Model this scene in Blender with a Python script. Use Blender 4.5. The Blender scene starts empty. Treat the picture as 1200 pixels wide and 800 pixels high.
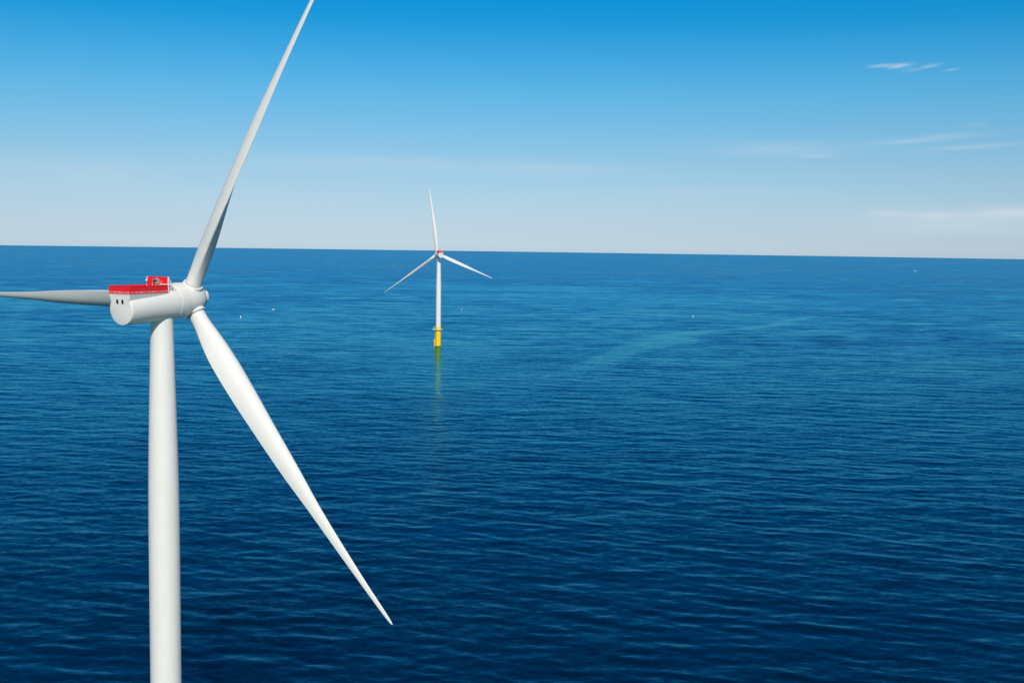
import bpy, math, random
from mathutils import Vector, Matrix
import numpy as np

R = math.radians
scene = bpy.context.scene
COL = scene.collection
random.seed(7)

# ------------------------------------------------------------------ camera
CAM_H = 120.4          # metres above the water below the camera
R_EARTH = 7.4e6        # earth radius with refraction: the horizon dips as seen from here
F_PX = 1350.0          # focal length for a 1200 px wide frame
roll, pitch = R(0.783), R(4.7817)
fw = Vector((0, math.cos(pitch), -math.sin(pitch)))
up0 = Vector((0, math.sin(pitch), math.cos(pitch)))
rt = math.cos(roll) * Vector((1, 0, 0)) + math.sin(roll) * up0
up = -math.sin(roll) * Vector((1, 0, 0)) + math.cos(roll) * up0
cam_data = bpy.data.cameras.new('camera')
cam_data.sensor_width = 36.0
cam_data.lens = 36.0 * F_PX / 1200.0
cam_data.clip_start = 0.5
cam_data.clip_end = 200000.0
cam = bpy.data.objects.new('camera', cam_data)
COL.objects.link(cam)
m = Matrix((rt, up, -fw)).transposed().to_4x4()
m.translation = (0, 0, CAM_H)
cam.matrix_world = m
scene.camera = cam

# ------------------------------------------------------------------ light and exposure
scene.view_settings.view_transform = 'Standard'
scene.view_settings.look = 'None'
scene.view_settings.exposure = 0.0
scene.view_settings.gamma = 1.0
scene.view_settings.use_curve_mapping = False
SUN_AZ, SUN_EL = R(171.0), R(36.0)     # azimuth from +Y towards +X: behind the camera
sd = Vector((math.sin(SUN_AZ) * math.cos(SUN_EL), math.cos(SUN_AZ) * math.cos(SUN_EL), math.sin(SUN_EL)))
sun_data = bpy.data.lights.new('sun', 'SUN')
sun_data.energy = 3.75
sun_data.angle = R(0.53)
sun_data.color = (1.0, 0.95, 0.875)
sun = bpy.data.objects.new('sun', sun_data)
sun.rotation_euler = sd.to_track_quat('Z', 'Y').to_euler()
COL.objects.link(sun)

SKY_TINT = [  # sine of elevation, half the multiplier on the sky texture (clear, polarised sky)
    (0.0000, (0.2138, 0.2961, 0.4999)),
    (0.0105, (0.2247, 0.2922, 0.4689)),
    (0.0384, (0.2459, 0.3102, 0.4321)),
    (0.0680, (0.2364, 0.3241, 0.4148)),
    (0.0976, (0.1958, 0.3377, 0.4248)),
    (0.1253, (0.1408, 0.3518, 0.4454)),
    (0.1547, (0.0797, 0.3390, 0.4581)),
    (0.1840, (0.0234, 0.3155, 0.4608)),
    (0.2113, (0.0028, 0.3046, 0.4702)),
    (0.2419, (0.0013, 0.2946, 0.4759)),
    (0.3420, (0.0028, 0.3018, 0.5038)),
    (0.5000, (0.0118, 0.3280, 0.5733)),
    (0.7071, (0.0335, 0.3402, 0.5865)),
    (0.8660, (0.0654, 0.2814, 0.4696)),
    (1.0000, (0.0883, 0.2567, 0.4082)),
]


class NT:
    """small helper to write node trees"""
    def __init__(self, tree):
        self.t = tree
        self.n = tree.nodes
        self.l = tree.links

    def node(self, kind, ins=None, **props):
        nd = self.n.new(kind)
        for k, v in props.items():
            setattr(nd, k, v)
        for k, v in (ins or {}).items():
            self.put(nd.inputs[k], v)
        return nd

    def put(self, sock, v):
        if isinstance(v, bpy.types.NodeSocket):
            self.l.new(v, sock)
        else:
            sock.default_value = v

    def math(self, op, a, b=None, c=None, clamp=False):
        nd = self.n.new('ShaderNodeMath')
        nd.operation = op
        nd.use_clamp = clamp
        for i, v in enumerate((a, b, c)):
            if v is not None:
                self.put(nd.inputs[i], v)
        return nd.outputs[0]

    def vmath(self, op, a, b=None):
        nd = self.n.new('ShaderNodeVectorMath')
        nd.operation = op
        self.put(nd.inputs[0], a)
        if b is not None:
            self.put(nd.inputs[1], b)
        return nd.outputs[0]

    def smooth(self, v, a, b, lo=0.0, hi=1.0):
        nd = self.n.new('ShaderNodeMapRange')
        nd.interpolation_type = 'SMOOTHSTEP'
        self.put(nd.inputs[0], v)
        for i, x in zip((1, 2, 3, 4), (a, b, lo, hi)):
            nd.inputs[i].default_value = x
        return nd.outputs[0]

    def noise(self, vec, scale, detail=3.0, rough=0.5, dist=0.0, dims='3D'):
        nd = self.n.new('ShaderNodeTexNoise')
        nd.noise_dimensions = dims
        self.put(nd.inputs['Vector'], vec)
        nd.inputs['Scale'].default_value = scale
        nd.inputs['Detail'].default_value = detail
        nd.inputs['Roughness'].default_value = rough
        nd.inputs['Distortion'].default_value = dist
        return nd

    def scaled(self, vec, s, rot=0.0):
        nd = self.n.new('ShaderNodeMapping')
        self.put(nd.inputs['Vector'], vec)
        nd.inputs['Rotation'].default_value = (0, 0, rot)
        nd.inputs['Scale'].default_value = s
        return nd.outputs[0]


world = bpy.data.worlds.new('World')
scene.world = world
world.use_nodes = True
wt = NT(world.node_tree)
wt.n.clear()
sky = wt.node('ShaderNodeTexSky', sky_type='NISHITA', sun_disc=False, sun_elevation=SUN_EL,
              sun_rotation=SUN_AZ, altitude=100.0, air_density=1.0, dust_density=0.0, ozone_density=3.0)
tc = wt.node('ShaderNodeTexCoord')
sep = wt.node('ShaderNodeSeparateXYZ', {0: tc.outputs['Generated']})
zz = sep.outputs['Z']
ramp = wt.node('ShaderNodeValToRGB', {0: wt.math('MULTIPLY', zz, 1.0)})
cr = ramp.color_ramp
cr.interpolation = 'LINEAR'
while len(cr.elements) < len(SKY_TINT):
    cr.elements.new(0.5)
for e, (p, c) in zip(cr.elements, SKY_TINT):
    e.position = p
for e, (p, c) in zip(cr.elements, SKY_TINT):
    e.color = (*c, 1)
tint = wt.vmath('MULTIPLY', wt.vmath('MULTIPLY', sky.outputs[0], ramp.outputs[0]), (2.0, 2.0, 2.0))
# the sky whitens towards the sun, behind the camera
sdot = wt.node('ShaderNodeVectorMath', {0: tc.outputs['Generated'], 1: tuple(sd)}, operation='DOT_PRODUCT').outputs['Value']
halo = wt.node('ShaderNodeMix', data_type='RGBA')
wt.put(halo.inputs['Factor'], wt.smooth(sdot, 0.05, 0.9, 0.0, 1.0))
wt.put(halo.inputs['A'], tint)
halo.inputs['B'].default_value = (2.6, 2.9, 3.2, 1)
tint = halo.outputs['Result']
# thin cirrus and a faint far cloud bank, placed by compass direction and elevation
az = wt.math('DEGREES', wt.math('ARCTAN2', sep.outputs['X'], sep.outputs['Y'])) if False else \
    wt.math('MULTIPLY', wt.math('ARCTAN2', sep.outputs['X'], sep.outputs['Y']), 57.29578)
el = wt.math('MULTIPLY', wt.math('ARCSINE', zz), 57.29578)
ae = wt.node('ShaderNodeCombineXYZ', {0: az, 1: el}).outputs[0]
wisp_n = wt.noise(wt.scaled(ae, (0.42, 2.4, 1), R(-4)), 1.0, 7, 0.62, 0.6).outputs[0]
soft_n = wt.noise(wt.scaled(ae, (0.12, 0.75, 1), R(3)), 1.0, 5, 0.55, 0.3).outputs[0]


def patch(a0, e0, aw, ew, tilt=0.0):
    """soft elliptical patch of sky round a compass direction"""
    dx = wt.math('SUBTRACT', az, a0)
    dy = wt.math('SUBTRACT', wt.math('SUBTRACT', el, e0), wt.math('MULTIPLY', dx, tilt))
    q = wt.math('ADD', wt.math('POWER', wt.math('ABSOLUTE', wt.math('DIVIDE', dx, aw)), 2.0),
                wt.math('POWER', wt.math('ABSOLUTE', wt.math('DIVIDE', dy, ew)), 2.0))
    return wt.math('EXPONENT', wt.math('MULTIPLY', q, -1.0))


CLOUDS = [  # azimuth, elevation, widths, tilt, noise ('wisp' or 'soft'), threshold low/high, strength
    (17.3, 8.50, 0.55, 0.075, 0.06, 'wisp', 0.25, 0.60, 0.42),
    (18.15, 8.46, 0.48, 0.105, 0.10, 'wisp', 0.25, 0.55, 0.62),
    (19.2, 8.36, 0.60, 0.080, 0.16, 'wisp', 0.25, 0.60, 0.46),
    (20.4, 8.22, 0.32, 0.055, 0.10, 'wisp', 0.25, 0.60, 0.26),
    (18.6, 5.05, 1.5, 0.12, 0.05, 'wisp', 0.15, 0.60, 0.30),
    (20.6, 5.25, 1.6, 0.14, 0.03, 'soft', 0.15, 0.60, 0.26),
    (14.6, 4.42, 0.8, 0.10, 0.02, 'wisp', 0.15, 0.60, 0.30),
    (12.5, 4.75, 3.4, 0.34, 0.0, 'soft', 0.15, 0.60, 0.24),
    (21.5, 4.75, 2.4, 0.12, 0.05, 'wisp', 0.15, 0.60, 0.26),
    (21.6, 5.75, 0.5, 0.12, 0.02, 'wisp', 0.2, 0.6, 0.16),
    (17.8, 1.72, 0.9, 0.20, 0.0, 'wisp', 0.05, 0.50, 0.55),
    (20.0, 1.66, 1.1, 0.22, 0.0, 'wisp', 0.05, 0.50, 0.60),
    (22.6, 1.72, 1.3, 0.26, 0.0, 'wisp', 0.05, 0.50, 0.60),
    (24.6, 1.80, 1.5, 0.30, 0.0, 'wisp', 0.05, 0.50, 0.60),
    (21.0, 1.15, 4.6, 0.42, 0.0, 'soft', 0.05, 0.50, 0.45),
    (1.5, 3.7, 4.0, 0.30, 0.0, 'soft', 0.25, 0.62, 0.2),
    (-6.0, 3.9, 7.0, 0.4, 0.0, 'soft', 0.32, 0.66, 0.26),
    (-20.0, 3.2, 8.0, 0.6, 0.0, 'soft', 0.32, 0.66, 0.26),
    (8.0, 2.6, 5.0, 0.3, 0.0, 'soft', 0.32, 0.66, 0.22),
]
dens = None
for a0, e0, aw, ew, tl, kind, lo, hi, st in CLOUDS:
    nz = wt.smooth(wisp_n if kind == 'wisp' else soft_n, lo, hi)
    d = wt.math('MULTIPLY', wt.math('MULTIPLY', patch(a0, e0, aw, ew, tl), nz), st)
    dens = d if dens is None else wt.math('ADD', dens, d)
mix = wt.node('ShaderNodeMix', data_type='RGBA', clamp_factor=True)
wt.put(mix.inputs['Factor'], dens)
wt.put(mix.inputs['A'], tint)
mix.inputs['B'].default_value = (6.0, 7.0, 7.9, 1)     # sunlit cloud radiance before the background strength
bg = wt.node('ShaderNodeBackground', {0: mix.outputs['Result'], 1: 0.1})
wo = wt.node('ShaderNodeOutputWorld', {0: bg.outputs[0]})


# ------------------------------------------------------------------ materials
def material(name):
    mt = bpy.data.materials.new(name)
    mt.use_nodes = True
    nt = NT(mt.node_tree)
    nt.n.clear()
    out = nt.node('ShaderNodeOutputMaterial')
    bs = nt.node('ShaderNodeBsdfPrincipled')
    nt.l.new(bs.outputs[0], out.inputs[0])
    return mt, nt, bs


def painted(name, color, rough=0.4, dirt=0.06, streak=True, scale=0.35, spec=0.4, metallic=0.0):
    """coated steel or fibreglass with faint uneven weathering"""
    mt, nt, bs = material(name)
    tcn = nt.node('ShaderNodeTexCoord')
    o = tcn.outputs['Object']
    n1 = nt.noise(o, scale, 5, 0.6).outputs[0]
    n2 = nt.noise(nt.scaled(o, (2.2, 2.2, 0.12)), scale * 2.0, 4, 0.6).outputs[0] if streak else n1
    a = nt.smooth(n1, 0.35, 0.75)
    b = nt.smooth(n2, 0.45, 0.8)
    f = nt.math('MULTIPLY', nt.math('ADD', a, b), dirt)
    mx = nt.node('ShaderNodeMix', data_type='RGBA')
    nt.put(mx.inputs['Factor'], f)
    mx.inputs['A'].default_value = (*color, 1)
    mx.inputs['B'].default_value = (color[0] * 0.55, color[1] * 0.52, color[2] * 0.46, 1)
    nt.put(bs.inputs['Base Color'], mx.outputs['Result'])
    nt.put(bs.inputs['Roughness'], nt.math('ADD', nt.math('MULTIPLY', n1, 0.18), rough - 0.09))
    bs.inputs['Specular IOR Level'].default_value = spec
    bs.inputs['Metallic'].default_value = metallic
    return mt


M_WHITE = painted('white_gelcoat', (0.77, 0.75, 0.72), 0.42, 0.05)
M_TOWER = painted('white_tower_paint', (0.77, 0.75, 0.72), 0.45, 0.06)
M_SEAM = painted('seam_grey', (0.46, 0.46, 0.45), 0.5, 0.05)
M_RIM = painted('white_rim', (0.82, 0.82, 0.80), 0.4, 0.03)
M_DARK = painted('dark_rubber', (0.02, 0.021, 0.023), 0.5, 0.1)
M_GLASS = painted('dark_window_glass', (0.012, 0.013, 0.02), 0.12, 0.02, spec=0.5)
M_RED = painted('red_panel', (0.80, 0.012, 0.028), 0.42, 0.14, scale=0.8)
M_YELLOW = painted('yellow_paint', (0.95, 0.61, 0.004), 0.42, 0.10, scale=0.3)
M_STEEL = painted('galvanised_steel', (0.50, 0.51, 0.52), 0.4, 0.1, metallic=0.4)
M_GRATE = painted('grey_grating', (0.22, 0.22, 0.22), 0.6, 0.1)
M_HULL = painted('boat_white', (0.80, 0.80, 0.78), 0.3, 0.04)
M_BUOYRED = painted('buoy_red', (0.62, 0.05, 0.05), 0.4, 0.08)
M_BUOYWHITE = painted('buoy_white', (0.80, 0.72, 0.62), 0.4, 0.06)

# sea water: deep blue body colour, mirror surface, slopes from several wave trains
M_SEA, nt, bs = material('sea_water')
geo = nt.node('ShaderNodeNewGeometry')
P = geo.outputs['Position']
sp = nt.node('ShaderNodeSeparateXYZ', {0: P})
flat = nt.node('ShaderNodeCombineXYZ', {0: sp.outputs['X'], 1: sp.outputs['Y']}).outputs[0]
SWELL, CHOP, RIP = 0.34, 0.24, 0.32
n_sw = nt.noise(nt.scaled(flat, (1 / 62, 1 / 17, 1), R(9)), 1.0, 3, 0.5, 0.5)
n_ch = nt.noise(nt.scaled(flat, (1 / 17, 1 / 4.6, 1), R(6)), 1.0, 4, 0.6, 0.4)
n_ri = nt.noise(nt.scaled(flat, (1 / 3.2, 1 / 1.1, 1), R(-7)), 1.0, 3, 0.6)
# large patches of rougher and calmer water
n_pa = nt.noise(nt.scaled(flat, (1 / 900, 1 / 420, 1), R(-12)), 1.0, 5, 0.6, 0.8).outputs[0]
rough_patch = nt.smooth(n_pa, 0.34, 0.66, 0.72, 1.22)
n_cat = nt.noise(nt.scaled(flat, (1 / 260, 1 / 70, 1), R(5)), 1.0, 4, 0.6, 0.5).outputs[0]
cats = nt.smooth(n_cat, 0.30, 0.70, 0.78, 1.2)
# one long wandering slick
fc = nt.node('ShaderNodeFloatCurve')
Y0, Y1, X0, X1 = 900.0, 2400.0, -60.0, 760.0
pts = [(900, -16), (997, 15), (1066, 44), (1162, 78), (1257, 112), (1367, 148), (1420, 179), (1488, 205), (1558, 214), (1610, 239), (1666, 284), (1730, 346), (1817, 411), (1956, 478), (2210, 597), (2400, 690)]
cm = fc.mapping.curves[0]
while len(cm.points) < len(pts):
    cm.points.new(0.5, 0.5)
for p, (yy, xx) in zip(cm.points, pts):
    p.location = ((yy - Y0) / (Y1 - Y0), (xx - X0) / (X1 - X0))
fc.mapping.update()
nt.put(fc.inputs['Value'], nt.math('DIVIDE', nt.math('SUBTRACT', sp.outputs['Y'], Y0), Y1 - Y0, clamp=True))
xc = nt.math('ADD', nt.math('MULTIPLY', fc.outputs[0], X1 - X0), X0)
n_sl = nt.noise(nt.scaled(flat, (1 / 55, 1 / 40, 1)), 1.0, 4, 0.6).outputs[0]
dx = nt.math('ABSOLUTE', nt.math('ADD', nt.math('SUBTRACT', sp.outputs['X'], xc), nt.math('MULTIPLY', nt.math('SUBTRACT', n_sl, 0.5), 60.0)))
wid = nt.math('ADD', 1.0, nt.math('MULTIPLY', nt.smooth(sp.outputs['Y'], 1300, 1460), nt.smooth(sp.outputs['Y'], 1520, 1700, 1.1, 0.0)))
inside = nt.math('MULTIPLY', nt.smooth(sp.outputs['Y'], 950, 1250), nt.smooth(sp.outputs['Y'], 1600, 2300, 1.0, 0.0))
n_brk = nt.noise(nt.scaled(flat, (1 / 70, 1 / 22, 1), R(4)), 1.0, 3, 0.6).outputs[0]
slick = nt.math('MULTIPLY', nt.math('MULTIPLY', nt.smooth(nt.math('DIVIDE', dx, wid), 4, 28, 1.0, 0.0), inside), nt.math('MULTIPLY', nt.smooth(n_cat, 0.36, 0.52, 0.4, 1.0), nt.smooth(n_brk, 0.36, 0.52, 0.4, 1.0)))
n_da = nt.noise(nt.scaled(flat, (1 / 150, 1 / 60, 1), R(-3)), 1.0, 3, 0.55, 0.4).outputs[0]
dash = nt.math('MULTIPLY', nt.smooth(n_da, 0.57, 0.68), nt.smooth(n_pa, 0.38, 0.55))
lee = nt.math('MULTIPLY', nt.smooth(nt.math('ABSOLUTE', nt.math('ADD', sp.outputs['X'], 75.0)), 10, 110, 1.0, 0.0),
              nt.math('MULTIPLY', nt.smooth(sp.outputs['Y'], 820, 1000), nt.smooth(sp.outputs['Y'], 1360, 1480, 1.0, 0.0)))
calm = nt.math('SUBTRACT', nt.math('SUBTRACT', 1.0, nt.math('MULTIPLY', lee, 0.30)), nt.math('MAXIMUM', nt.math('MULTIPLY', slick, 0.95), nt.math('MULTIPLY', dash, 0.75)))
amp = nt.math('MULTIPLY', nt.math('MULTIPLY', nt.math('MULTIPLY', rough_patch, cats), calm), nt.smooth(nt.node('ShaderNodeVectorMath', {0: flat}, operation='LENGTH').outputs['Value'], 1200, 6000, 1.0, 0.35))


def slope(nd, ch, k):
    s = nt.node('ShaderNodeSeparateColor', {0: nd.outputs['Color']})
    return nt.math('MULTIPLY', nt.math('SUBTRACT', s.outputs[ch], 0.5), k)


# the mesh carries the longer waves near by; farther out the noise takes over
far_w = nt.smooth(nt.node('ShaderNodeVectorMath', {0: flat}, operation='LENGTH').outputs['Value'], 500, 2000, 0.25, 1.0)
sx = nt.math('ADD', nt.math('ADD', slope(n_sw, 0, SWELL * 0.25), slope(n_ch, 0, CHOP * 0.35)), slope(n_ri, 0, RIP * 0.7))
sy = nt.math('ADD', nt.math('ADD', nt.math('MULTIPLY', slope(n_sw, 1, SWELL), far_w), slope(n_ch, 1, CHOP)), slope(n_ri, 1, RIP))
nv = nt.node('ShaderNodeCombineXYZ', {0: nt.math('MULTIPLY', sx, amp), 1: nt.math('MULTIPLY', sy, amp), 2: 0.0}).outputs[0]
nv = nt.vmath('ADD', nv, geo.outputs['Normal'])
nv = nt.vmath('NORMALIZE', nv)
SEA_ROUGH = 0.22
nt.n.remove(bs)
# light that enters the water spreads far below the surface before it comes back out
body = nt.node('ShaderNodeSubsurfaceScattering', {'Color': (0.0, 0.0085, 0.024, 1), 'Scale': 14.0, 'Radius': (1.0, 1.0, 1.0)}, falloff='BURLEY')
dist = nt.node('ShaderNodeVectorMath', {0: flat}, operation='LENGTH').outputs['Value']
rough = nt.math('MULTIPLY', nt.math('MULTIPLY', nt.math('MULTIPLY', cats, rough_patch), calm), nt.smooth(dist, 1200, 6000, SEA_ROUGH, SEA_ROUGH * 1.85))
gl = nt.node('ShaderNodeBsdfAnisotropic', {'Color': (0.24, 0.83, 1.0, 1), 'Roughness': rough, 'Normal': nv})
fr = nt.node('ShaderNodeFresnel', {'IOR': 1.333, 'Normal': nv})
ms = nt.node('ShaderNodeMixShader', {0: nt.math('MULTIPLY', fr.outputs[0], 0.88), 1: body.outputs[0], 2: gl.outputs[0]})
nt.l.new(ms.outputs[0], [n for n in nt.n if n.type == 'OUTPUT_MATERIAL'][0].inputs[0])

# white water left by a moving boat
M_FOAM = painted('foam', (0.75, 0.78, 0.80), 0.7, 0.1, streak=False, scale=1.5)


# ------------------------------------------------------------------ mesh helpers
class MB:
    """collects shapes that become ONE mesh"""
    def __init__(self):
        self.v, self.f, self.mi, self.sm = [], [], [], []

    def add(self, verts, faces, mat=0, smooth=False, M=None):
        o = len(self.v)
        for p in verts:
            p = Vector(p)
            self.v.append(tuple(M @ p) if M is not None else tuple(p))
        for f in faces:
            self.f.append([i + o for i in f])
            self.mi.append(mat)
            self.sm.append(smooth)
        return self

    def box(self, lo, hi, mat=0, M=None, bev=0.0):
        x0, y0, z0 = lo
        x1, y1, z1 = hi
        if bev <= 0:
            vs = [(x0, y0, z0), (x1, y0, z0), (x1, y1, z0), (x0, y1, z0), (x0, y0, z1), (x1, y0, z1), (x1, y1, z1), (x0, y1, z1)]
            fs = [(3, 2, 1, 0), (4, 5, 6, 7), (0, 1, 5, 4), (1, 2, 6, 5), (2, 3, 7, 6), (3, 0, 4, 7)]
            return self.add(vs, fs, mat, False, M)
        import bmesh
        bm = bmesh.new()
        bmesh.ops.create_cube(bm, size=1.0)
        for v in bm.verts:
            v.co = Vector(((x0 + x1) / 2 + v.co.x * (x1 - x0), (y0 + y1) / 2 + v.co.y * (y1 - y0), (z0 + z1) / 2 + v.co.z * (z1 - z0)))
        bmesh.ops.bevel(bm, geom=bm.edges[:], offset=bev, segments=2, affect='EDGES', profile=0.5)
        bm.verts.index_update()
        self.add([v.co.copy() for v in bm.verts], [[v.index for v in f.verts] for f in bm.faces], mat, False, M)
        bm.free()
        return self

    def tube(self, a, b, r, seg=10, mat=0, r2=None, M=None, cap=True):
        a, b = Vector(a), Vector(b)
        d = (b - a)
        q = d.to_track_quat('Z', 'Y')
        r2 = r if r2 is None else r2
        vs, fs = [], []
        for p, rr in ((a, r), (b, r2)):
            for i in range(seg):
                t = 2 * math.pi * i / seg
                vs.append(p + q @ Vector((rr * math.cos(t), rr * math.sin(t), 0)))
        for i in range(seg):
            j = (i + 1) % seg
            fs.append((i, j, seg + j, seg + i))
        self.add(vs, fs, mat, True, M)
        if cap:
            o = len(self.v) - 2 * seg
            for rng in (list(range(seg))[::-1], list(range(seg, 2 * seg))):
                self.f.append([o + i for i in rng])
                self.mi.append(mat)
                self.sm.append(False)
        return self

    def lathe(self, prof, seg=64, mat=0, M=None, axis='Z', smooth=True):
        """profile of (radius, height); closed with fans where the radius is 0"""
        vs, fs = [], []
        rings = []
        for r, h in prof:
            if r < 1e-6:
                rings.append([len(vs)])
                vs.append((0, 0, h))
            else:
                rings.append(list(range(len(vs), len(vs) + seg)))
                for i in range(seg):
                    t = 2 * math.pi * i / seg
                    vs.append((r * math.cos(t), r * math.sin(t), h))
        for A, B in zip(rings, rings[1:]):
            for i in range(seg):
                j = (i + 1) % seg
                if len(A) == 1 and len(B) == 1:
                    continue
                if len(A) == 1:
                    fs.append((A[0], B[j], B[i]))
                elif len(B) == 1:
                    fs.append((A[i], A[j], B[0]))
                else:
                    fs.append((A[i], A[j], B[j], B[i]))
        if axis == 'Y':      # height runs along +Y
            vs = [(x, z, -y) for x, y, z in vs]
        return self.add(vs, fs, mat, smooth, M)

    def build(self, name, mats, parent=None, sharp=32.0):
        me = bpy.data.meshes.new(name)
        me.from_pydata(self.v, [], self.f)
        mats = mats if isinstance(mats, (list, tuple)) else [mats]
        for mt in mats:
            me.materials.append(mt)
        me.polygons.foreach_set('material_index', self.mi)
        me.polygons.foreach_set('use_smooth', self.sm)
        me.update()
        try:
            me.set_sharp_from_angle(angle=R(sharp))
        except Exception:
            pass
        o = bpy.data.objects.new(name, me)
        COL.objects.link(o)
        if parent is not None:
            o.parent = parent
        return o


def tag(o, label=None, cat=None, group=None, kind=None):
    if label:
        o['label'] = label
    if cat:
        o['category'] = cat
    if group:
        o['group'] = group
    if kind:
        o['kind'] = kind
    return o


def empty(name, loc, rz=0.0):
    o = bpy.data.objects.new(name, None)
    o.location = loc
    o.rotation_euler = (0, 0, rz)
    o.empty_display_size = 1.0
    COL.objects.link(o)
    return o


def sea_z(x, y):
    return -(x * x + y * y) / (2 * R_EARTH)


def at(px, py, z=None, depth=None):
    """a ray of the calibrated camera met with the sea surface"""
    d = fw + rt * ((px - 600) / F_PX) - up * ((py - 400) / F_PX)
    t = -CAM_H / d.z
    for _ in range(12):
        p = d * t
        t = (sea_z(p.x, p.y) - CAM_H) / d.z
    return Vector((d.x * t, d.y * t, sea_z(d.x * t, d.y * t)))


# ------------------------------------------------------------------ the sea: one curved sheet out past the horizon
def make_sea():
    rng = np.random.default_rng(5)
    rad = [20.0]
    while rad[-1] < 75000:
        r = rad[-1]
        rad.append(r * (1.0022 if 150 < r < 5000 else 1.022))
    rad = np.array(rad)
    ang = np.concatenate([np.arange(-36, 36, 0.12), np.arange(36, 324, 2.0)])     # degrees from +Y, finer ahead
    dth = np.where(ang < 36, R(0.12), R(2.0))
    nr, nc = len(rad), len(ang)
    rr, aa = np.meshgrid(rad, np.radians(ang), indexing='ij')
    er = np.stack([np.sin(aa), np.cos(aa)])
    X, Y = rr * er[0], rr * er[1]
    dr = np.gradient(rad)[:, None]
    dt = rr * dth[None, :]
    Z = -(rr * rr) / (2 * R_EARTH)
    DX, DY = np.zeros_like(X), np.zeros_like(X)
    px_, py_ = np.array([p[1] for p in pts]), np.array([p[0] for p in pts])
    off = np.abs(X - np.interp(Y, py_, px_)) / (1.0 + 1.1 * np.exp(-((Y - 1490) / 130) ** 2))
    still = np.clip((32 - off) / 26, 0, 1) * np.clip((Y - 950) / 250, 0, 1) * np.clip((2350 - Y) / 500, 0, 1)
    still = 1.0 - 0.78 * still * still * (3 - 2 * still)       # the slick damps the waves
    lee = 1.0 - 0.35 * np.exp(-((X + 75) / 80) ** 4) * np.clip((Y - 820) / 180, 0, 1) * np.clip((1480 - Y) / 120, 0, 1)
    N = 96
    lam = np.exp(rng.uniform(math.log(2.8), math.log(60), N))
    psi = np.where(rng.random(N) < 0.6, rng.normal(R(20), R(17), N), rng.normal(R(-12), R(24), N))
    wgt = np.exp(-(np.log(lam / 7.5) / 1.1) ** 2)
    wgt[lam > 22] *= 2.2
    wgt *= WAVE_SLOPE / math.sqrt((wgt ** 2).sum() / 2)
    ph = rng.uniform(0, 2 * math.pi, N)
    for l_, p_, w_, f_ in zip(lam, psi, wgt, ph):
        k = 2 * math.pi / l_
        kx, ky = k * math.sin(p_), k * math.cos(p_)
        step = np.maximum(np.abs(kx * er[0] + ky * er[1]) * dr, np.abs(kx * er[1] - ky * er[0]) * dt)
        fade = np.exp(-(step / 1.5) ** 4)             # leave out what the grid cannot carry
        q = kx * X + ky * Y + f_
        gl_, gd_, gp = rng.uniform(25, 90) , rng.uniform(0, 2 * math.pi), rng.uniform(0, 6.28)
        gk = (2 * math.pi / gl_ * math.cos(gd_), 2 * math.pi / gl_ * math.sin(gd_))
        a_ = w_ / k * fade * still * lee
        gust = 1.0 + 0.55 * np.sin(X * gk[0] + Y * gk[1] + gp)
        a_ = a_ * gust
        Z += a_ * np.sin(q)
        DX -= 0.35 * a_ * math.sin(p_) * np.cos(q) * -1
        DY -= 0.35 * a_ * math.cos(p_) * np.cos(q) * -1
    X, Y = X + DX, Y + DY                             # crests pulled together, troughs spread
    V = np.stack([X, Y, Z], -1).reshape(-1, 3)
    V = np.concatenate([V, [[0, 0, 0]]]).astype(np.float32)
    i = np.arange(nr - 1)[:, None]
    j = np.arange(nc)[None, :]
    j2 = (j + 1) % nc
    Q = np.stack([i * nc + j, i * nc + j2, (i + 1) * nc + j2, (i + 1) * nc + j], -1).reshape(-1, 4)
    c = len(V) - 1
    T = np.stack([np.full(nc, c), np.roll(np.arange(nc), -1), np.arange(nc)], -1)
    loops = np.concatenate([Q.ravel(), T.ravel()]).astype(np.int32)
    tot = np.concatenate([np.full(len(Q), 4), np.full(len(T), 3)]).astype(np.int32)
    start = np.concatenate([[0], np.cumsum(tot)[:-1]]).astype(np.int32)
    me = bpy.data.meshes.new('sea')
    me.vertices.add(len(V))
    me.vertices.foreach_set('co', V.ravel())
    me.loops.add(len(loops))
    me.loops.foreach_set('vertex_index', loops)
    me.polygons.add(len(tot))
    me.polygons.foreach_set('loop_start', start)
    me.polygons.foreach_set('use_smooth', np.ones(len(tot), bool))
    me.update(calc_edges=True)
    me.validate()
    me.materials.append(M_SEA)
    o = bpy.data.objects.new('sea', me)
    COL.objects.link(o)
    return tag(o, kind='structure')


WAVE_SLOPE = 0.047
make_sea()

# ------------------------------------------------------------------ wind turbine
HUB_H = 108.74
OVERHANG = 7.33
TILT = R(5.0)
CONE = 0.01665
PREBEND = 6.9
R_TIP = 77.0
PITCH = R(27.0)
ROTOR = Matrix.Translation((0, OVERHANG, HUB_H)) @ Matrix.Rotation(TILT, 4, 'X')


def interp(x, xs, ys):
    return float(np.interp(x, xs, ys))


def smooth_interp(x, xs, ys):
    """monotone-ish cubic through the knots"""
    xs, ys = list(xs), list(ys)
    n = len(xs)
    if x <= xs[0]:
        return ys[0]
    if x >= xs[-1]:
        return ys[-1]
    k = max(i for i in range(n - 1) if xs[i] <= x)
    d = [(ys[i + 1] - ys[i]) / (xs[i + 1] - xs[i]) for i in range(n - 1)]
    ms = [d[0]] + [0 if d[i - 1] * d[i] <= 0 else 2 * d[i - 1] * d[i] / (d[i - 1] + d[i]) for i in range(1, n - 1)] + [d[-1]]
    h = xs[k + 1] - xs[k]
    t = (x - xs[k]) / h
    return ((2 * t**3 - 3 * t * t + 1) * ys[k] + (t**3 - 2 * t * t + t) * h * ms[k]
            + (-2 * t**3 + 3 * t * t) * ys[k + 1] + (t**3 - t * t) * h * ms[k + 1])


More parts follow.
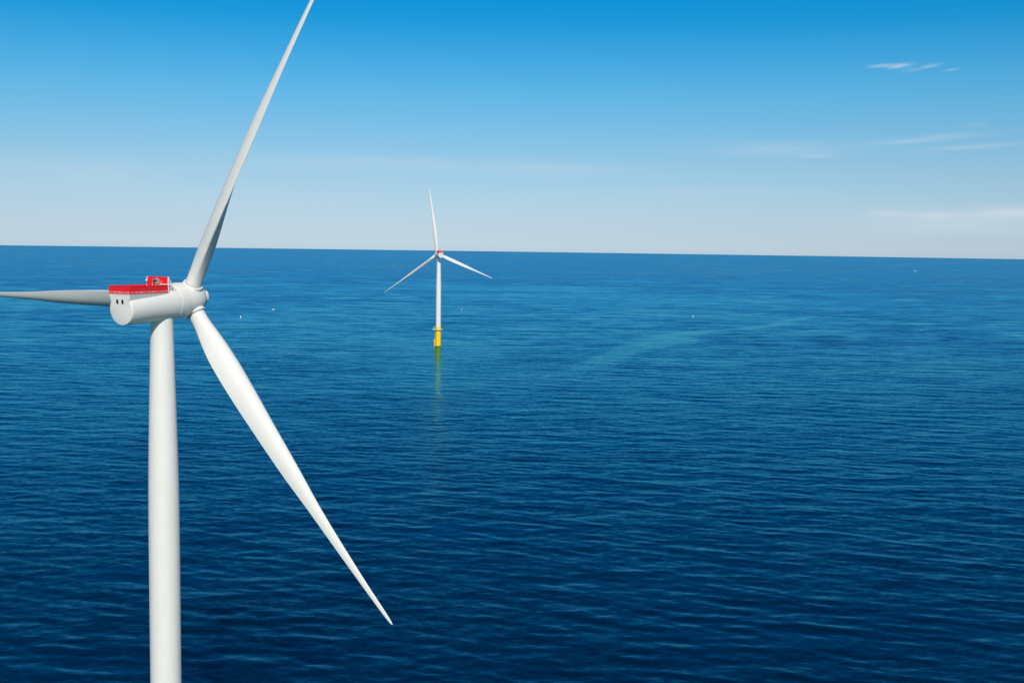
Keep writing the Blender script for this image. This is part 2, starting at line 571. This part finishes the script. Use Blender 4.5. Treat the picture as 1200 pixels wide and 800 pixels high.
B_R = [3.2, 5.5, 9, 13, 17, 22, 30, 40, 50, 60, 68, 73, 75.5, 76.6, 77.0]
B_C = [3.3, 3.4, 4.2, 4.95, 5.15, 4.95, 4.35, 3.55, 2.3, 1.55, 1.05, 0.8, 0.6, 0.36, 0.1]      # chord
B_T = [1.0, 0.94, 0.76, 0.61, 0.52, 0.44, 0.35, 0.29, 0.25, 0.22, 0.20, 0.19, 0.19, 0.19, 0.19]  # thickness / chord
B_B = [27, 27, 26.5, 25, 22, 18, 12, 7, 4, 1.5, 0, -0.5, -0.5, -0.5, -0.5]                       # twist in degrees
B_A = [0.5, 0.5, 0.5, 0.5, 0.51, 0.52, 0.53, 0.54, 0.55, 0.55, 0.52, 0.5, 0.48, 0.47, 0.46]      # pitch axis behind the leading edge
B_W = [0.0, 0.30, 0.78, 1, 1, 1, 1, 1, 1, 1, 1, 1, 1, 1, 1]                                      # round root to airfoil


def blade_mesh(parent):
    N = 36
    mb = MB()
    rs = list(np.linspace(3.2, 24, 30)) + list(np.linspace(25.5, 74, 34)) + [74.8, 75.5, 76.1, 76.6, 76.85, 77.0]
    vs, fs = [], []
    for r in rs:
        c = smooth_interp(r, B_R, B_C)
        tc_ = smooth_interp(r, B_R, B_T)
        be = R(smooth_interp(r, B_R, B_B)) + PITCH
        ax = smooth_interp(r, B_R, B_A)
        w = smooth_interp(r, B_R, B_W)
        y0 = math.tan(CONE) * r + PREBEND * (r / R_TIP) ** 2
        for i in range(N):
            t = 2 * math.pi * i / N
            s = 0.5 * (1 + math.cos(t))                  # 1 at trailing edge, 0 at leading edge
            circ = 0.5 * math.sin(t)
            yt = 5 * (0.2969 * math.sqrt(s) - 0.126 * s - 0.3516 * s * s + 0.2843 * s**3 - 0.1015 * s**4)
            sgn = 1 if math.sin(t) >= 0 else -1
            te = 0.02 * s * (1 + 3 * max(0, tc_ - 0.25))
            foil = sgn * (yt + te / max(tc_, 0.1) * 0.5)
            camber = 0.06 * math.sin(math.pi * s) * w * min(1.0, max(0.0, (0.6 - tc_) / 0.3))
            if sgn < 0:                                   # pressure side: cusp towards the trailing edge
                foil *= 1.0 - 0.25 * s * min(1.0, max(0.0, (0.5 - tc_) / 0.25))
            th = ((1 - w) * circ + w * foil) * tc_ + camber
            px = (s - ax) * c                             # leading edge at -x
            py = -th * c                                  # suction side towards -y (downwind)
            x = px * math.cos(be) + py * math.sin(be)
            y = -px * math.sin(be) + py * math.cos(be)
            vs.append((x, y + y0, r))
    n = len(rs)
    for k in range(n - 1):
        for i in range(N):
            j = (i + 1) % N
            fs.append((k * N + i, k * N + j, (k + 1) * N + j, (k + 1) * N + i))
    fs.append([(n - 1) * N + i for i in range(N)])
    fs.append([i for i in range(N)][::-1])
    # orient outward
    mb.add(vs, fs, 0, True)
    o = mb.build('blade', M_WHITE, parent, sharp=60)
    rc = MB()
    y1 = math.tan(CONE) * 3.2
    Mx = Matrix.Translation((0, y1, 0))
    rc.lathe([(1.66, 2.9), (1.95, 2.92), (2.02, 3.0), (2.02, 3.34), (1.96, 3.44), (1.64, 3.46)], 48, 0, Mx)
    rc.build('root_collar', M_RIM, o)
    sl = MB()
    sl.lathe([(1.63, 3.44), (1.74, 3.44), (1.74, 3.62), (1.63, 3.62)], 48, 0, Mx)
    sl.build('root_seal', M_SEAM, o)
    return o


def blade_matrix(deg):
    """deg counted from the horizontal right, seen from behind the turbine"""
    return ROTOR @ Matrix.Rotation(R(90 - deg), 4, 'Y')


def make_turbine():
    root = empty('wind_turbine', (0, 0, 0))
    # --- monopile top and transition piece
    tp = MB()
    tp.lathe([(3.2, -6), (3.2, 0), (3.2, 18.9), (3.45, 18.95), (3.45, 19.3), (3.2, 19.35), (3.2, 23.6), (3.12, 23.8), (3.0, 23.8)], 56, 0)
    tpo = tp.build('transition_piece', M_YELLOW, root)
    wl = MB()
    wl.lathe([(3.21, -4), (3.215, 0.4), (3.205, 0.6)], 56, 0)
    wl.build('waterline_band', painted('marine_growth', (0.05, 0.06, 0.03), 0.6, 0.3), tpo)
    A = R(192)     # direction of the boat landing (local)
    bl = MB()
    ca, sa = math.cos(A), math.sin(A)

    def loc(rad, tan, z):
        return (ca * rad - sa * tan, sa * rad + ca * tan, z)
    for tn in (-0.9, 0.9):
        fd = MB()
        fd.tube(loc(4.6, tn, -3), loc(4.6, tn, 8.8), 0.34, 12)
        for z in (1.6, 5.0, 8.4):
            fd.tube(loc(3.1, tn, z + 0.4), loc(4.6, tn, z), 0.16, 8)
        fd.build('boat_fender', M_YELLOW, tpo)
    for tn in (-0.3, 0.3):
        bl.tube(loc(4.1, tn, -2), loc(4.1, tn, 19.2), 0.06, 6)
    for k in range(52):
        bl.tube(loc(4.1, -0.3, -1.6 + 0.4 * k), loc(4.1, 0.3, -1.6 + 0.4 * k), 0.03, 5)
    bl.build('ladder', M_YELLOW, tpo)
    pf = MB()
    pf.lathe([(3.22, 19.4), (5.0, 19.4), (5.0, 19.65), (3.22, 19.65)], 40, 0)
    pf.box((-1.8, 0, 19.395), (1.8, 7.0, 19.645), 0, Matrix.Rotation(A - math.pi / 2, 4, 'Z'))
    pfo = pf.build('platform', M_GRATE, root)
    rl = MB()
    ring = [(5.0 * math.cos(t), 5.0 * math.sin(t)) for t in np.linspace(A + R(22), A + R(338), 29)]
    ext = [(loc(7.0, 1.8, 0)[:2]), (loc(7.0, -1.8, 0)[:2])]
    path = [ext[0]] + [tuple(p) for p in ring] + [ext[1], ext[0]]
    for (xa, ya), (xb, yb) in zip(path, path[1:]):
        for z, rr in ((20.2, 0.035), (20.75, 0.05)):
            rl.tube((xa, ya, z), (xb, yb, z), rr, 6)
        rl.tube((xa, ya, 19.6), (xa, ya, 20.8), 0.05, 6)
        dx_, dy_ = xb - xa, yb - ya
        rl.add([(xa, ya, 19.64), (xb, yb, 19.64), (xb, yb, 19.9), (xa, ya, 19.9)], [(0, 1, 2, 3)])
    rl.build('railing', M_RIM, pfo)
    cr_ = MB()
    cx, cy, _ = loc(6.3, 1.0, 0)
    cr_.tube((cx, cy, 19.6), (cx, cy, 22.6), 0.22, 12, r2=0.18)
    ex, ey, _ = loc(4.4, 2.6, 0)
    cr_.tube((cx, cy, 22.5), (ex, ey, 24.0), 0.16, 10, r2=0.10)
    cr_.tube((ex, ey, 24.0), (ex, ey, 22.9), 0.03, 6)
    cr_.box((cx - 0.35, cy - 0.3, 22.1), (cx + 0.35, cy + 0.3, 22.7), 0)
    cr_.build('davit_crane', M_RIM, pfo)
    # --- tower
    ztop = HUB_H - 3.6
    prof = []
    zs = [23.8] + list(np.linspace(30, ztop, 26))
    for z in zs:
        d = smooth_interp(z, [20, 62, 70, 80, 99.5, ztop], [6.05, 6.02, 5.93, 5.58, 4.55, 4.25])
        prof.append((d / 2, z))
    tw = MB()
    tw.lathe(prof, 96, 0)
    tw.lathe([(2.12, ztop), (2.12, ztop + 1.2)], 64, 0)
    two = tw.build('tower', M_TOWER, root)
    for z in (45.0, 76.0):
        fl = MB()
        rr = smooth_interp(z, [20, 62, 70, 80, 99.5, ztop], [6.05, 6.02, 5.93, 5.58, 4.55, 4.25]) / 2
        fl.lathe([(rr - 0.02, z - 0.04), (rr + 0.006, z - 0.04), (rr + 0.006, z + 0.04), (rr - 0.02, z + 0.04)], 96, 0)
        fl.build('flange_joint', M_TOWER, two)
    dr = MB()
    dr.box((-0.5, -3.14, 24.2), (0.5, -2.9, 26.5), 0, Matrix.Rotation(R(60), 4, 'Z'), 0.04)
    dr.build('door', M_SEAM, two)
    # --- nacelle
    na = MB()
    y_r, y_f = -17.9, -2.75
    prof = [(0.0, y_r), (2.62, y_r), (2.83, y_r + 0.06), (2.93, y_r + 0.22), (2.98, y_r + 0.6), (3.18, -12), (3.44, -8.0), (3.58, -5.0), (3.58, y_f), (3.48, y_f + 0.02), (2.9, y_f + 0.02)]
    na.lathe(prof, 80, 0, ROTOR, 'Y')
    nao = na.build('nacelle', M_WHITE, root, sharp=30)
    # level deck housing on the back half of the nacelle: straight sides down into the round body
    deck_z = HUB_H + 1.40
    yr_w = OVERHANG - 17.9
    dk = MB()
    zc = HUB_H - 17.9 * math.sin(TILT)
    yc = OVERHANG - 17.9 * math.cos(TILT)
    shear = Matrix.Identity(4)
    shear[1][2] = -math.tan(TILT)
    shear[1][3] = math.tan(TILT) * zc
    cs = [(2.72, 0.0), (2.66, -0.28), (2.36, -0.98), (2.2, -2.2)]
    ol = [(x, z) for x, z in cs] + [(-x, z) for x, z in cs[::-1]]
    n_ = len(ol)
    vs = [(x, yc - 0.004, deck_z + z) for x, z in ol] + [(x, 4.0, deck_z + z) for x, z in ol]
    fs = [list(range(n_)), list(range(n_, 2 * n_))[::-1]] + [(i, n_ + i, n_ + (i + 1) % n_, (i + 1) % n_) for i in range(n_)]
    dk.add(vs, [list(f)[::-1] for f in fs], 0, False, shear)
    dk.build('deck_housing', M_WHITE, nao, sharp=50)
    for y, rr in ((-5.15, 3.58), (-2.72, 3.54)):
        sm_ = MB()
        sm_.lathe([(rr - 0.05, y - 0.09), (rr + 0.035, y - 0.08), (rr + 0.035, y + 0.08), (rr - 0.05, y + 0.09)], 80, 0, ROTOR, 'Y')
        sm_.build('seam_ring', M_RIM, nao)
    for wx in (-0.72, 0.62):
        wn = MB()
        wn.box((wx - 0.25, y_r - 0.05, 1.2), (wx + 0.25, y_r + 0.1, 2.0), 0, ROTOR, 0.02)
        wn.build('window', M_GLASS, nao)
    yk = MB()
    yk.lathe([(2.13, ztop + 0.6), (2.2, ztop + 0.62), (2.4, ztop + 0.9), (2.5, ztop + 1.4)], 64, 0)
    yk.build('yaw_skirt', M_WHITE, nao)
    # --- hub
    hb = MB()
    prof = [(2.9, -2.7), (3.42, -2.66), (3.46, -2.4), (3.44, -0.2), (3.32, 0.9), (3.0, 1.9), (2.6, 2.6), (2.2, 2.95), (2.0, 3.0)]
    hb.lathe(prof, 72, 0, ROTOR, 'Y')
    for k in range(3):
        hb.lathe([(2.15, 0.6), (2.05, 2.2), (1.95, 2.92), (1.4, 2.94)], 48, 0, blade_matrix(-58.4 + 120 * k))
    hbo = hb.build('hub', M_WHITE, root, sharp=35)
    cp = MB()
    cp.lathe([(1.95, 2.8), (2.0, 2.9), (2.0, 3.7), (1.9, 4.0), (1.6, 4.2), (0.9, 4.3), (0, 4.34)], 56, 0, ROTOR, 'Y')
    cp.build('nose_cap', M_RIM, hbo, sharp=35)
    # --- blades
    b0 = blade_mesh(root)
    blades = [b0]
    for k in (1, 2):
        b = b0.copy()
        COL.objects.link(b)
        b.parent = root
        for ch in list(b0.children):
            c2 = ch.copy()
            COL.objects.link(c2)
            c2.parent = b
        blades.append(b)
    for k, b in enumerate(blades):
        b.matrix_basis = blade_matrix(-58.4 + 120 * k)
    # --- hoist platform on the nacelle roof
    hp = MB()
    z0 = deck_z + 0.005
    yb, yf = yr_w - 0.22, -1.05
    w2 = 2.74
    hp.box((-w2, yb, z0), (w2, yf, z0 + 0.12), 0)
    hpo = hp.build('hoist_platform', M_SEAM, root)
    # solid red side and rear railings with ribs, a lighter kick strip and rows of pale slots
    hgt = 1.62
    for nm, lo, hi in (('side_panel', (w2 - 0.05, yb, z0 + 0.125), (w2 + 0.02, yf, z0 + hgt)),
                       ('side_panel', (-w2 - 0.02, yb, z0 + 0.125), (-w2 + 0.05, yf, z0 + hgt)),
                       ('rear_panel', (-w2 + 0.052, yb - 0.02, z0 + 0.125), (w2 - 0.052, yb + 0.05, z0 + hgt))):
        pm = MB()
        pm.box(lo, hi, 0)
        along_y = nm == 'side_panel'
        L0, L1 = (lo[1], hi[1]) if along_y else (lo[0], hi[0])
        n = 9 if along_y else 5
        sgn = 1 if hi[0] > 0 else -1
        xs = hi[0] if sgn > 0 else lo[0]

        def strip(q0, q1, za, zb, t, mat):
            if along_y:
                pm.box((min(xs - sgn * 0.004, xs + sgn * t), q0, za), (max(xs - sgn * 0.004, xs + sgn * t), q1, zb), mat)
            else:
                pm.box((q0, lo[1] - t, za), (q1, lo[1] + 0.004, zb), mat)
        for i in range(n + 1):
            q = L0 + (L1 - L0) * (0.012 + 0.976 * i / n)
            strip(q - 0.035, q + 0.035, z0 + 0.2, z0 + hgt - 0.01, 0.045, 0)
        strip(L0 + 0.02, L1 - 0.02, z0 + 0.13, z0 + 0.19, 0.03, 1)
        strip(L0 + 0.02, L1 - 0.02, z0 + hgt - 0.12, z0 + hgt - 0.02, 0.06, 0)
        for i in range(n):
            for j in range(2):
                q0 = L0 + (L1 - L0) * (i + 0.14 + 0.46 * j) / n
                q1 = q0 + (L1 - L0) / n * (0.22 + 0.10 * ((i * 7 + j * 3) % 3))
                strip(q0, q1, z0 + 0.30, z0 + 0.60, 0.012, 1)
            if along_y and i in (3, 4, 5):
                q0 = L0 + (L1 - L0) * (i + 0.1) / n
                strip(q0, q0 + (L1 - L0) / n * 0.75, z0 + 0.95, z0 + 1.12, 0.012, 2)
        pm.build(nm, [M_RED, M_PINK, M_DULL], hpo)
    # tall cooler wall across the front of the platform
    cw = MB()
    ch_ = 3.2
    for i in range(5):
        xx = -w2 + 0.06 + (2 * w2 - 0.12) * i / 4
        cw.box((xx - 0.06, yf + 0.06, z0 + 0.1), (xx + 0.06, yf + 0.2, z0 + ch_), 0)
    for z in (0.12, 1.62, ch_ - 0.14):
        cw.box((-w2 + 0.12, yf + 0.07, z0 + z), (w2 - 0.12, yf + 0.19, z0 + z + 0.13), 0)
    cw.box((-w2 + 0.1, yf + 0.1, z0 + 0.1), (w2 - 0.1, yf + 0.16, z0 + ch_ - 0.02), 0)
    cwo = cw.build('cooler_wall', M_RED, root)
    for sgn in (-1, 1):
        ed = MB()
        ed.box((sgn * w2 - 0.085, yf + 0.03, z0 + 0.1), (sgn * w2 + 0.085, yf + 0.24, z0 + ch_ + 0.02), 0)
        ed.build('edge_post', M_RIM, cwo)
    # hoist and vent gear in the middle of the wall
    gr = MB()
    gr.box((-0.95, yf - 0.28, z0 + 1.85), (0.55, yf + 0.055, z0 + 2.75), 0, None, 0.08)
    gr.build('equipment_box', M_STEEL, cwo)
    for xx, zz_, rr in ((-0.45, 2.3, 0.36), (0.22, 2.42, 0.2)):
        vn = MB()
        vn.lathe([(0, -0.02), (rr * 0.9, -0.02), (rr, 0.0), (rr, 0.05)], 24, 0, Matrix.Translation((xx, yf - 0.32, z0 + zz_)), 'Y')
        vn.build('fan_opening', M_DARK, cwo)
    for xx, za, zb in ((-1.35, 0.5, 1.9), (-0.6, 0.3, 1.84), (-0.1, 0.3, 1.84), (0.4, 0.3, 1.84), (0.95, 0.9, 2.4), (-0.2, 2.77, 3.1)):
        pp = MB()
        pp.tube((xx, yf - 0.02, z0 + za), (xx + 0.08, yf - 0.02, z0 + zb), 0.085, 8)
        pp.build('pipe', M_TAN, cwo)
    rb = MB()
    rb.box((0.7, yf - 0.1, z0 + 1.66), (w2 - 0.1, yf + 0.04, z0 + 1.8), 0, None, 0.02)
    rb.build('cross_bar', M_RIM, cwo)
    # white slanted braces behind the wall
    for sgn in (-1, 1):
        xx = sgn * (w2 - 0.12)
        for pa, pb, rr in (((xx, yf + 0.2, z0 + ch_ - 0.1), (xx, yf + 2.35, z0 - 0.1), 0.11),
                           ((xx, yf + 0.2, z0 + 1.7), (xx, yf + 1.15, z0 + 1.62), 0.07),
                           ((xx, yf + 0.2, z0 + 1.2), (xx, yf + 2.2, z0 - 0.05), 0.07)):
            br = MB()
            br.tube(pa, pb, rr, 8)
            br.build('brace', M_RIM, cwo)
    # safety rails on the nose side of the roof
    for sgn in (-1, 1):
        sr = MB()
        xx = sgn * 1.7
        pth = [(xx, yf + 1.4, z0 + 0.75), (xx, yf + 3.4, z0 + 0.95), (xx * 0.95, yf + 5.2, z0 + 1.15)]
        for a_, b_ in zip(pth, pth[1:]):
            sr.tube(a_, b_, 0.035, 6)
        for p_ in pth:
            sr.tube((p_[0], p_[1], p_[2] - 0.9), p_, 0.035, 6)
        sr.build('safety_rail', M_GRATE, nao)
    ld = MB()
    ld.tube((2.3, yf + 0.4, z0 + 0.95), (2.75, yf + 4.6, z0 + 0.2), 0.055, 6)
    ld.build('lightning_rod', M_GRATE, nao)
    # instrument mast with a round beacon
    ma = MB()
    ma.tube((-2.35, yf - 0.5, z0 + 0.1), (-2.35, yf - 0.5, z0 + 2.2), 0.05, 8)
    ma.lathe([(0, 2.7), (0.18, 2.66), (0.28, 2.5), (0.28, 2.3), (0.15, 2.2), (0, 2.2)], 20, 0, Matrix.Translation((-2.35, yf - 0.5, z0)))
    ma.build('beacon_light', M_STEEL, hpo)
    return root


M_DULL = painted('worn_red', (0.42, 0.05, 0.05), 0.6, 0.3)
M_PINK = painted('faded_pink', (0.80, 0.30, 0.28), 0.5, 0.15)
M_TAN = painted('tan_steel', (0.62, 0.38, 0.20), 0.5, 0.15)

near = make_turbine()
PHI = 0.4784
hub_near = Vector((-65.46, 232.23))
near.location = (hub_near.x - math.sin(PHI) * OVERHANG, hub_near.y - math.cos(PHI) * OVERHANG, 0)
near.location.z = sea_z(near.location.x, near.location.y)
near.rotation_euler = (0, 0, -PHI)
tag(near, 'large white wind turbine in the foreground with red railed platform on its nacelle', 'wind turbine', 'offshore wind turbines')


def copy_tree(o, parent=None):
    c = o.copy()
    COL.objects.link(c)
    if parent is not None:
        c.parent = parent
    for ch in list(o.children):
        copy_tree(ch, c)
    return c


far = copy_tree(near)
fb = at(513.4, 405.6)
far.location = fb
far.rotation_euler = (0, 0, R(17.5))
tag(far, 'small distant white wind turbine on a yellow base mirrored in the water', 'wind turbine', 'offshore wind turbines')
k = 0
for ch in far.children:
    if ch.name.startswith('blade'):
        ch.matrix_basis = blade_matrix(97.5 + 120 * k)
        k += 1

# ------------------------------------------------------------------ buoys and boats far out


def make_buoy(px, py, size, label, mats):
    p = at(px, py)
    root = empty('buoy', p)
    s = size
    fl = MB()
    fl.lathe([(0, -0.5 * s), (0.30 * s, -0.4 * s), (0.42 * s, -0.1 * s), (0.42 * s, 0.14 * s), (0.34 * s, 0.22 * s), (0, 0.24 * s)], 24, 0)
    fl.build('float', mats[0], root)
    tw = MB()
    for q in range(4):
        a_ = math.pi / 4 + q * math.pi / 2
        tw.tube((0.26 * s * math.cos(a_), 0.26 * s * math.sin(a_), 0.2 * s), (0.1 * s * math.cos(a_), 0.1 * s * math.sin(a_), 0.85 * s), 0.03 * s, 6)
    tw.lathe([(0.30 * s, 0.24 * s), (0.14 * s, 0.8 * s), (0, 0.82 * s)], 16, 0)
    tw.build('lattice_tower', mats[1], root)
    lt = MB()
    lt.lathe([(0, 0.82 * s), (0.14 * s, 0.84 * s), (0.14 * s, 1.0 * s), (0.06 * s, 1.08 * s), (0, 1.08 * s)], 16, 0)
    lt.build('lantern', mats[2], root)
    return tag(root, label, 'buoy', 'small white marks floating far out')


make_buoy(282.0, 372.0, 3.0, 'tiny white buoy just right of the near turbine hub, nearer than the small boat', (M_BUOYWHITE, M_BUOYWHITE, M_BUOYWHITE))
make_buoy(540.7, 363.5, 2.3, 'tiny pinkish red and white buoy right of the distant turbine tower', (M_BUOYRED, M_BUOYWHITE, M_BUOYWHITE))
make_buoy(812.3, 371.0, 2.5, 'tiny white buoy alone in open water above the pale slick', (M_BUOYWHITE, M_BUOYWHITE, M_BUOYWHITE))


def make_boat(px, py, L, heading, label, wake_len, wake_label):
    p = at(px, py)
    root = empty('motor_boat', p, heading)
    # hull lofted along +X (bow)
    mb = MB()
    st = [(-0.5, 0.15, 0.10), (-0.3, 0.17, 0.10), (0.0, 0.18, 0.11), (0.25, 0.145, 0.125), (0.42, 0.07, 0.14), (0.5, 0.005, 0.15)]
    vs, fs = [], []
    for x, hb_, sh in st:
        for y, z in ((-hb_, sh), (-hb_ * 0.85, 0.0), (0, -0.05), (hb_ * 0.85, 0.0), (hb_, sh), (0, sh * 0.92)):
            vs.append((x * L, y * L, z * L))
    for k in range(len(st) - 1):
        for i in range(6):
            j = (i + 1) % 6
            fs.append((k * 6 + i, (k + 1) * 6 + i, (k + 1) * 6 + j, k * 6 + j))
    fs.append((0, 1, 2, 3, 4, 5))
    mb.add(vs, fs, 0, False)
    mb.build('hull', M_HULL, root)
    cb = MB()
    cb.box((-0.18 * L, -0.12 * L, 0.09 * L), (0.15 * L, 0.12 * L, 0.25 * L), 0, None, 0.02 * L)
    cb.box((-0.12 * L, -0.10 * L, 0.252 * L), (0.08 * L, 0.10 * L, 0.33 * L), 0, None, 0.02 * L)
    cbo = cb.build('cabin', M_HULL, root)
    wd = MB()
    wd.box((-0.15 * L, -0.123 * L, 0.17 * L), (0.12 * L, 0.123 * L, 0.22 * L), 0)
    wd.build('window', M_GLASS, cbo)
    ms = MB()
    ms.tube((-0.05 * L, 0, 0.32 * L), (-0.07 * L, 0, 0.5 * L), 0.012 * L, 6)
    ms.build('mast', M_HULL, root)
    tag(root, label, 'boat')
    if wake_len:
        wk = MB()
        n = 24
        rows = []
        for i in range(n + 1):
            q = i / n
            x = -0.45 * L - q * wake_len
            wdt = L * (0.14 + 0.10 * q) * (1.0 - 0.75 * q)
            wob = 0.05 * L * math.sin(q * 21)
            rows.append(((x, -wdt + wob, 0.06), (x, wdt + wob, 0.06)))
        vs = [q for r_ in rows for q in r_]
        fs = [(2 * i, 2 * i + 1, 2 * i + 3, 2 * i + 2) for i in range(n)]
        wk.add(vs, fs, 0, False)
        w = wk.build('foam_wake', M_FOAM)
        w.location = p
        w.rotation_euler = (0, 0, heading)
        tag(w, wake_label, kind='stuff')
    return root


make_boat(1072.5, 317.8, 15.0, R(20), 'white motor boat far out near the horizon at the right', 55, 'foam trail of the boat near the horizon')
make_boat(320.2, 363.0, 5.5, R(2), 'tiny white motor boat with a short wake right of the near turbine', 14, 'foam trail of the small boat right of the near turbine')
